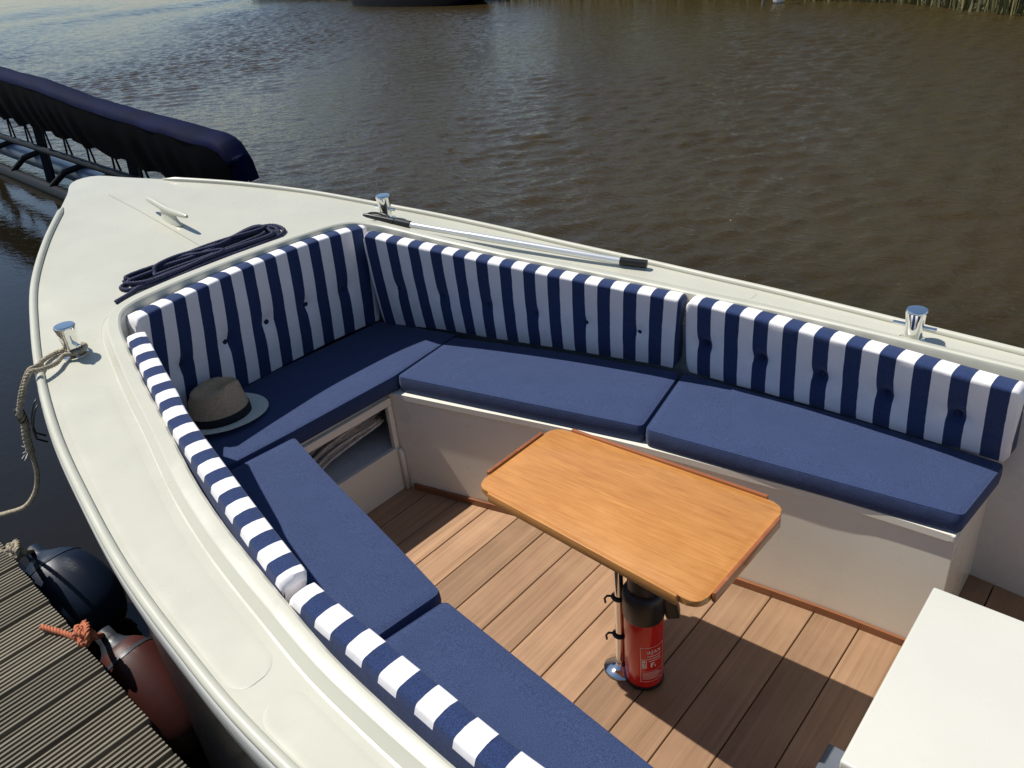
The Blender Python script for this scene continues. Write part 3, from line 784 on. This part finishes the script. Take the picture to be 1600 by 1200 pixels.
# ------------------------------------------------------------------ ropes, boat hook
def on_deck(x, y, h=.0): return Vector((x, y, zd(x)+.014*fore(x)*.6+h))
R0 = .0082
oval = [(-2.868, 1.075), (-2.884, 1.14), (-2.878, 1.23), (-2.862, 1.33), (-2.872, 1.43), (-2.896, 1.53), (-2.918, 1.62), (-2.912, 1.70), (-2.878, 1.742), (-2.828, 1.738), (-2.796, 1.69), (-2.788, 1.60), (-2.784, 1.49), (-2.776, 1.37), (-2.772, 1.25), (-2.776, 1.14), (-2.802, 1.072), (-2.838, 1.052)]
spine = [(-2.83, 1.07), (-2.825, 1.24), (-2.818, 1.35), (-2.828, 1.46), (-2.842, 1.60), (-2.855, 1.73)]
pts = []; rnd = random.Random(9)
for k, (sc, hh) in enumerate(((1., .010), (.74, .011), (.52, .012), (.82, .024), (.36, .022))):
    lo, hi = 1.055+.03*k*(1 if k != 3 else .2), 1.74-.022*k
    for i, (x, y) in enumerate(oval):
        yy = min(hi, max(lo, y)); t_ = interp(yy, [(b_, a_) for a_, b_ in spine])
        pts.append(on_deck(t_+(x-t_)*sc+rnd.uniform(-.004, .004), yy+rnd.uniform(-.008, .008), hh+.008*math.exp(-((yy-1.36)/.12)**2)+rnd.uniform(-.001, .002)))
pts += [on_deck(x, y, h) for x, y, h in ((-2.85, 1.20, .036), (-2.865, 1.30, .036), (-2.845, 1.45, .034), (-2.87, 1.56, .034), (-2.88, 1.64, .032), (-2.865, 1.68, .03), (-2.85, 1.62, .034), (-2.862, 1.50, .036), (-2.885, 1.40, .026), (-2.900, 1.335, .014), (-2.888, 1.300, .012), (-2.862, 1.305, .030), (-2.825, 1.36, .036), (-2.80, 1.44, .034), (-2.79, 1.40, .03), (-2.785, 1.28, .028), (-2.785, 1.17, .026), (-2.79, 1.09, .014), (-2.775, 1.04, .010), (-2.758, .985, .010))]
rp = catmull(pts, 900)
ro = put('rope_coil', rope(rp, R0, .034), 'navyrope', None, True)
tag(ro, 'navy blue rope coiled in long loops on the foredeck', 'rope')
# mooring line
bx, by = -2.565, .746; bz = zd(bx)
mp_ = [(-2.545, .70, bz+.018), (-2.52, .67, bz+.016), (-2.505, .625, bz+.022), (-2.508, .592, bz+.024), (-2.520, .560, bz-.03), (-2.545, .530, bz-.10)]
mp2 = [(-2.60, .72, bz+.018), (-2.592, .675, bz+.016), (-2.548, .625, bz+.020), (-2.528, .595, bz+.022), (-2.528, .556, bz-.03), (-2.548, .530, bz-.10)]
lp = [(bx+.036*math.cos(a), by+.036*math.sin(a), bz+.020) for a in [math.radians(d) for d in (-100+0, -60, -10, 40, 90, 140, 190, 235)]]
path1 = [mp_[5], mp_[4], mp_[3], mp_[2], mp_[1], mp_[0]]+lp[1:]+mp2[0:]
ml = empty('mooring_line', (-2.55, .55, .7)); tag(ml, 'tan mooring line from the dock side bollard hanging over the edge', 'mooring line')
put('eye', rope(catmull(path1, 200), .0075, .03), 'tanrope', ml, True)
dn = [(-2.546, .532, bz-.09), (-2.556, .537, .83), (-2.565, .527, .78), (-2.57, .521, .72)]
put('splice', rope(catmull(dn, 60), .0125, .04), 'tanrope', ml, True)
put('whipping', tube(catmull([(-2.550, .534, bz-.085), (-2.556, .537, .835)], 6), .0135, 10), 'black', ml, True)
dn2 = [(-2.568, .523, .74), (-2.57, .518, .68), (-2.585, .512, .63), (-2.63, .497, .56), (-2.72, .472, .48), (-2.85, .44, .415), (-3.0, .42, .35), (-3.36, .39, .22), (-3.7, .34, .12)]
put('tail', rope(catmull(dn2, 120), .0075, .03), 'tanrope', ml, True)
rnd = random.Random(5)
vv, ff = [], []
for i in range(10):
    p = Vector((-2.57, .521, .73)); q = p+Vector((rnd.uniform(-.02, .02), rnd.uniform(-.03, .01), rnd.uniform(-.02, .02)))
    tubeverts([p, (p+q)/2+Vector((0, 0, .004)), q], .0012, 4, False, vv, ff)
put('frayed_end', pyd(vv, ff), 'palerope', ml)
# pale rope in the locker
vv, ff = [], []
rnd = random.Random(11); pts = []
for i in range(16):
    s = i/16; z = .205+.09*rnd.random()*(.5+s*.5); ya = 1.18+.05*rnd.random(); yb = 1.62+.05*rnd.random(); xo = -2.315-.12*rnd.random()
    pts += [Vector((xo, ya, z)), Vector((xo-.01, 1.40, z+.05+.03*rnd.random())), Vector((xo+.01, yb, z+.10)), Vector((xo-.06, yb+.015, z+.06)), Vector((xo-.07, 1.40, z+.01)), Vector((xo-.05, ya-.01, z))]
pr = put('rope_coil', rope(catmull(pts, 420), .0062, .028, 3, 5, .006), 'palerope', None, True)
tag(pr, 'pale rope coil stuffed in the open locker under the bow seat', 'rope')
# boat hook on the river side deck
bh0 = empty('boat_hook', (-2.1, 2.24, zd(-2.1))); tag(bh0, 'aluminium boat hook with black grip lying on the river side deck', 'boat hook')
A = on_deck(-2.675, 2.03, .034); B = on_deck(-2.485, 2.105, .026); Cc = on_deck(-1.632, 2.388, .022); D = on_deck(-1.535, 2.424, .022)
put('shaft', tube([B, B.lerp(Cc, .3), B.lerp(Cc, .301), Cc], lambda t: .0118 if t < .34 else .0140, 16), 'alu', bh0, True, 40)
d = (B-A)
put('hook_head', tube([A, A+d*.08, A+d*.35, A+d*.68, A+d*.69, A+d*.72, A+d*.73, B+d*.04], lambda t: (.006, .0095, .0115, .0135, .011, .011, .0165, .0165)[min(7, int(t*7+.5))], 14), 'black', bh0, True, 40)
hk = [A+d*.55+Vector((-.006, .012, .002)), A+d*.45+Vector((-.02, .035, 0)), A+d*.28+Vector((-.022, .042, 0)), A+d*.14+Vector((-.020, .036, 0)), A+d*.06+Vector((-.012, .022, 0))]
put('hook', tube(catmull(hk, 24), lambda t: .009*(1-.65*t), 10), 'black', bh0, True)
gp = [Cc.lerp(D, i/36) for i in range(37)]
put('grip', tube(gp, lambda t: .0175 if int(t*36) % 2 else .0155, 14), 'black', bh0, True, 30)

# ------------------------------------------------------------------ dock
dk = empty('dock', (-2.4, -.4, WATER)); tag(dk, 'weathered grey dock with grooved boards in the lower left', 'dock')
DZ = .28; BW = .1395
def board():
    n = 8; pr_ = [(0, -.028), (0, -.004), (.003, 0)]
    pitch = (BW-.009)/n
    for i in range(n):
        x = i*pitch; pr_ += [(x+.0012 if i else .0026, 0), (x+pitch*.48, 0), (x+pitch*.54, -.014), (x+pitch*.97, -.014)] if i < n-1 else [(x+.0012, 0), (x+pitch*.48, 0), (x+pitch*.54, -.014)]
    pr_ += [((n-1)*pitch+pitch*.56, -.028)]
    v = []; m = len(pr_); rows = []
    for y in [-1.9+2.3*i/24 for i in range(25)]:
        rows.append([Vector((x+.0008*noise.noise(Vector((y*9, x*60, 1))), y, z+.0009*noise.noise(Vector((y*5, x*90, 4))))) for x, z in pr_])
    me = grid(rows, True); bm = bmesh.new(); bm.from_mesh(me); bm.verts.ensure_lookup_table()
    bm.faces.new([bm.verts[i] for i in range(m)]); bm.faces.new([bm.verts[24*m+i] for i in range(m)][::-1])
    bmesh.ops.recalc_face_normals(bm, faces=bm.faces[:]); bm.to_mesh(me); bm.free(); return me
meB = board(); meB.materials.append(MT['dock'])
for i in range(26):
    x = -3.85+i*.1402
    o = bpy.data.objects.new('board', meB); COL.objects.link(o); o.parent = dk; o.matrix_parent_inverse = Matrix.Translation(dk.location).inverted()
    o.location = (x, .365+.039*(-x-2.4)-.40+random.uniform(-.003, .003), DZ+random.uniform(-.0015, .0015)); o.rotation_euler = (0, 0, math.radians(random.uniform(-.15, .15)))
put('edge_beam', obox((-4.0, .385, .18), (-.4, .245, .18), .05, .13, .004), 'bark', dk)
put('joist', obox((-4.0, -.6, .18), (-.4, -.6, .18), .08, .13, .004), 'bark', dk)
for x in (-3.9, -1.2): put('pile', lathe([(0, -1.5), (.08, -1.5), (.08, .11), (0, .11)], 18, loc=(x, .2, 0)), 'bark', dk, True, 40)

# ------------------------------------------------------------------ fenders between dock and hull
def fender(label, c, axis, r, L, m, cap, ropem, knot):
    root = empty('fender', c); tag(root, label, 'fender', 'fenders tied to the dock edge')
    pr_ = []
    for i in range(17):
        t = i/16; a = math.pi*t; rr = r*math.sin(a)**.62; pr_.append((max(0, rr), -L/2*math.cos(a)))
    put('body', lathe(pr_, 36, axis, c), m, root, True)
    ax = Vector(axis).normalized(); tip = Vector(c)-ax*L/2
    put('cap', lathe([(r*.83, L*.165), (r*.62, L*.075), (r*.36, L*.005), (.030, -.02), (.028, -.055), (0, -.06)], 30, ax, tip+ax*.0-ax*.006), cap, root, True)
    k = Vector(knot); e = tip-ax*.05
    rnd = random.Random(int(r*1000)); P = [e]
    for i in range(11):
        a = i*1.9; P.append(k+Vector((.026*math.cos(a), .024*math.sin(a*1.3), .010+.02*math.sin(a*.9))))
    P += [k+Vector((-.05, -.03, .0)), k+Vector((-.14, -.07, .012))]
    put('knot', rope(catmull([tuple(p) for p in P], 160), .0095, .034), ropem, root, True)
fender('dark blue buoy fender with grey rope beside the dock edge', (-2.80, .500, .0), (.80, .10, -.62), .148, .38, 'fblue', 'fblue', 'tanrope', (-2.83, .405, .27))
fender('faded red cylinder fender with orange rope knot beside the dock edge', (-2.09, .462, .02), (.80, .10, -.62), .112, .42, 'fred', 'fcap', 'orangerope', (-2.20, .375, .285))

# ------------------------------------------------------------------ covered boat moored ahead
cv = empty('covered_boat', (-8.5, 3.35, WATER)); tag(cv, 'dark navy tarpaulin over a black railed craft moored beyond the bow', 'boat')
def py(x): return 3.39-.0787*(x+9.83)
xs = [-14.5+i*.06 for i in range(156)]; rows = []
ends = lambda x: max(0, min(1, (-5.27-x)/.30))
rz = [(-14.5, 1.3), (-10.54, 1.18), (-9.11, 1.12), (-7.96, 1.03), (-6.99, .98), (-6.15, .95), (-5.45, .925), (-5.35, .89), (-5.27, .80)]
bzt = [(-14.5, .66), (-11.3, .61), (-9.93, .585), (-8.77, .56), (-7.12, .49), (-6.25, .44), (-5.14, .40)]
xs = [x for x in xs if x < -5.36]+[-5.35, -5.31, -5.28, -5.27]
nm = lambda x, k: noise.noise(Vector((x*k, 2.2, 5)))
top_rows, side_rows = [], []
for j, (off, kz) in enumerate(((.10, .5), (.085, .80), (.05, .93), (.0, 1.), (-.07, .99), (-.13, .96), (-.165, .92), (-.175, .87))):
    row = []
    for x in xs:
        z0, z1 = interp(x, bzt), interp(x, rz); e = ends(x); pin = .75+.25*math.sqrt(e)
        row.append(Vector((x, py(x)+.03+off*pin+.008*nm(x+j, 3.1), z0+(z1-z0)*kz+.012*nm(x+j*.7, 2.3))))
    top_rows.append(row)
for j in range(9):
    t = j/8; row = []
    for x in xs:
        z0, z1 = interp(x, bzt), interp(x, rz); e = ends(x); pin = .75+.25*math.sqrt(e)
        sc_ = .022*math.sin((x+.35)*2*math.pi/.66)                          # scalloped by the ties
        fold = .022*t*math.sin(x*17+3*math.sin(x*2.1))*(.3+.7*max(0, nm(x, .9)+.3))
        zt = z0+(z1-z0)*.87
        row.append(Vector((x, py(x)+.03-.172*pin+.10*t*t+fold, zt+(z0+sc_-zt)*t)))
    side_rows.append(row)
put('cover', grid(top_rows), 'tarp', cv, True)
put('cover_side', grid(side_rows), 'tarpside', cv, True)
loop = [r[-1] for r in side_rows[::-1]]+[r[-1] for r in top_rows[::-1]]
put('cover_end', grid([loop, [q.lerp(Vector((-5.22, py(-5.22)-.03, q.z)), .7) for q in loop], [Vector((-5.21, py(-5.21)-.02, .45+.2*i/len(loop))) for i in range(len(loop))]]), 'tarp', cv, True)
def along(x0, x1, z, dy=0, n=14): return [Vector((x0+(x1-x0)*i/n, py(x0+(x1-x0)*i/n)+dy, z)) for i in range(n+1)]
put('rail', tube(along(-14.5, -5.3, .33), .038, 8), 'iron', cv, True)
put('float_tube', tube(along(-14.5, -5.4, .03, .22), .10, 14), 'tube', cv, True)
put('waterline_bar', tube(along(-14.5, -5.3, -.12, -.05), .075, 8), 'iron', cv, True)
for x in (-13.0, -10.32, -7.66): 
    put('post', obox((x-.05, py(x)+.13, .72), (x+.12, py(x)-.02, -.2), .085, .085, .01), 'iron', cv)
for x in (-12.4, -11.2, -9.75, -8.9): put('bracket', tube([Vector((x-.25, py(x)-.04, -.06)), Vector((x, py(x)+.05, .10)), Vector((x+.16, py(x)+.2, .155)), Vector((x+.22, py(x)+.3, .12))], .034, 6), 'iron', cv, True)
for i in range(14):
    x = -14.2+i*.66
    for dx in (.11, .24):
        put('tie', tube([Vector((x+.1, py(x)+.09, interp(x, bzt)+.03)), Vector((x+.1+dx, py(x)+.02, .34))], .011, 5), 'iron', cv, True)
    put('eyelet', lathe([(0, 0), (.016, .0), (.016, .006), (0, .006)], 10, (0, -1, .3), (x+.1, py(x)+.066, interp(x, bzt)+.028)), 'chrome', cv, True)

# ------------------------------------------------------------------ far side of the river
fbt = empty('far_boat', (-25.8, 24.0, WATER)); tag(fbt, 'black boat moored along the far bank at the top edge', 'boat')
rows = []
for z, k in ((-.35, .86), (-.15, .93), (.35, 1.), (.8, 1.04), (.86, 1.0), (.78, .96)):
    row = []
    for i in range(49):
        a = 2*math.pi*i/48; x = 4.6*k*math.cos(a); y = 1.25*k*math.copysign(abs(math.sin(a))**.75, math.sin(a))
        row.append(Vector((-25.9+x*.985+y*.17, 24.0-x*.17+y*.985, z+.1*(math.cos(a)**2))))
    rows.append(row)
put('hull', grid(rows), 'farhull', fbt, True, 40)
put('deck', prism([(p.x, p.y) for p in rows[-1][:-1]], .72, .79), 'liner', fbt)
put('cabin', prism(rounded([(-27.6, 23.7), (-24.4, 23.15), (-24.2, 24.2), (-27.4, 24.75)], .3), .80, 1.45, .06, 2), 'farhull', fbt, True, 40)
st = put('mooring_stake', lathe([(0, -1.2), (.045, -1.2), (.04, 1.6), (0, 1.62)], 10, loc=(-9.62, 20.55, 0)), 'tanrope', None, True); tag(st, 'thin pale stake standing in the water near the far bank', 'stake')
# white water bird
bdx, bdy = -9.42, 21.05
bd = empty('white_bird', (bdx, bdy, WATER)); tag(bd, 'small white bird floating by the far bank', 'bird')
dirv = Vector((.72, .69, 0))
P = [Vector((bdx, bdy, WATER+.05))+dirv*s for s in (-.13, -.08, 0., .07, .15)]
P[-1].z += .04; P[0].z += .02
body = P[::-1]+[P[0]+Vector((-.02, -.02, .10)), P[0]+Vector((-.03, -.03, .18)), P[0]-dirv*.05+Vector((0, 0, .21))]
put('body', tube(catmull(body, 40), lambda t: interp(t, [(0, .01), (.15, .05), (.35, .085), (.5, .07), (.62, .035), (.8, .025), (.9, .034), (1, .015)]), 12), 'birdwhite', bd, True)
put('beak', tube([body[-1], body[-1]-dirv*.05-Vector((0, 0, .01))], lambda t: .013*(1-.7*t), 8), 'beak', bd)

# reeds along the far bank
rnd = random.Random(21); v = []; f = []
for i in range(5200):
    x = rnd.uniform(-50, 9) if i % 3 else rnd.uniform(-14, 4)
    if -30.8 < x < -21.5 and rnd.random() < .8: continue
    y = far_edge(x)+rnd.uniform(-.55, .7); h = rnd.uniform(.5, 1.7); a = rnd.uniform(0, 6.28); ww = rnd.uniform(.012, .03)
    bend = rnd.uniform(0, .5); dx, dy = math.cos(a), math.sin(a); b0 = len(v)
    for t in (0, .5, 1):
        px, py_, pz = x+dx*bend*t*t, y+dy*bend*t*t, WATER-.05+h*t*(1-.25*bend*t)
        wd = ww*(1-.85*t); v.append((px-dy*wd, py_+dx*wd, pz)); v.append((px+dy*wd, py_-dx*wd, pz))
    f += [(b0, b0+1, b0+3, b0+2), (b0+2, b0+3, b0+5, b0+4)]
tag(put('reeds', pyd(v, f), 'reed'), 'pale green reeds fringing the far bank', 'reeds', kind='stuff')
# trees and shrubs on the far bank (seen as reflections)
def tree(name, label, x, y, h, r, leaf, n, seed, low=.18, sz=.32, cat='tree', group='trees on the far bank'):
    rn = random.Random(seed); z0 = .45
    root = empty(name, (x, y, z0)); tag(root, label, cat, group)
    lean = Vector((rn.uniform(-.06, .06)*h, rn.uniform(-.06, .06)*h, 0))
    vv, ff = [], []
    T0 = Vector((x, y, z0-.3)); T1 = T0+lean+Vector((0, 0, h*.75))
    tubeverts([T0.lerp(T1, i/6)+Vector((rn.uniform(-.05, .05), rn.uniform(-.05, .05), 0))*(i > 0) for i in range(7)], lambda t: .028*h*(1-.8*t), 8, False, vv, ff)
    clumps = []
    for i in range(26):
        t = rn.uniform(low, 1); a = rn.uniform(0, 6.28)
        rr = r*math.sin(math.pi*min(.95, .22+.72*(t-low)/(1-low)))*rn.uniform(.45, 1.)
        p = T0.lerp(T1, min(1, t*.95))+Vector((math.cos(a)*rr, math.sin(a)*rr, h*.18*rn.uniform(-.3, 1)))
        clumps.append((p, r*rn.uniform(.28, .5)))
        if i < 14: tubeverts([T0.lerp(T1, max(.12, t*.7)), (T0.lerp(T1, t*.8)+p)/2, p], lambda q: .009*h*(1-.8*q)+.008, 5, False, vv, ff)
    put('trunk', pyd(vv, ff), 'bark', root, True)
    v, f = [], []
    for i in range(n):
        c, cr = clumps[i % len(clumps)]
        d = Vector((rn.gauss(0, 1), rn.gauss(0, 1), rn.gauss(0, .8))); d.normalize(); p = c+d*cr*rn.uniform(.35, 1.05)
        nn = Vector((rn.gauss(0, 1), rn.gauss(0, 1), rn.gauss(0, 1)+.6)).normalized(); a = nn.orthogonal().normalized(); b_ = nn.cross(a); s = sz*rn.uniform(.5, 1.)
        k = len(v); v += [p+a*s*.5, p+b_*s*.3, p-a*s*.5, p-b_*s*.3]; f.append((k, k+1, k+2, k+3))
    put('crown', pyd(v, f), leaf, root)
specs = [(-58, 50, 11, 4.0, 'leaf', 'broad green tree farthest upstream on the far bank'), (-43, 39, 11, 4.2, 'leaf3', 'tall dark tree upstream of the black boat'),
         (-33, 32, 8, 3.2, 'leaf2', 'light green willow behind the bow of the black boat'), (-20, 29, 9.5, 3.6, 'leaf3', 'dark tree downstream of the black boat'),
         (-14.5, 27.5, 7.5, 3.0, 'leaf2', 'light green willow behind the thin stake'), (-9.8, 27, 11, 3.8, 'leaf3', 'tall dark tree behind the white bird'),
         (-4.6, 25.0, 9, 3.2, 'leaf', 'round green tree beyond the reeds'), (.2, 23.5, 10.5, 3.7, 'leaf3', 'tall dark tree beyond the overhanging shrub'), (6, 23, 9.5, 3.6, 'leaf', 'green tree farthest downstream on the far bank')]
for i, (x, y, h, r, lf, lb) in enumerate(specs): tree('bank_tree', lb, x, y, h, r, lf, 3200, 50+i)
for i, (x, y, h, r, lf, lb) in enumerate([(-6.3, 22.2, 3.2, 1.7, 'leaf2', 'yellow green willow bush over the reeds'), (-1.6, 18.4, 2.6, 1.6, 'leaf3', 'dark overhanging shrub at the top right corner'), (-18.5, 26.2, 2.6, 1.7, 'leaf', 'low green bush beside the black boat'), (-14.8, 24.9, 3.4, 2.0, 'leaf2', 'yellow green bush between the black boat and the stake'), (-41, 31.5, 5.5, 3.2, 'leaf2', 'big light green bush upstream of the black boat'), (-50, 35.5, 6.0, 3.6, 'leaf2', 'light green bush farthest upstream')]):
    tree('bank_shrub', lb, x, y, h, r, lf, 1500, 80+i, .1, .22, 'shrub', 'shrubs on the far bank')
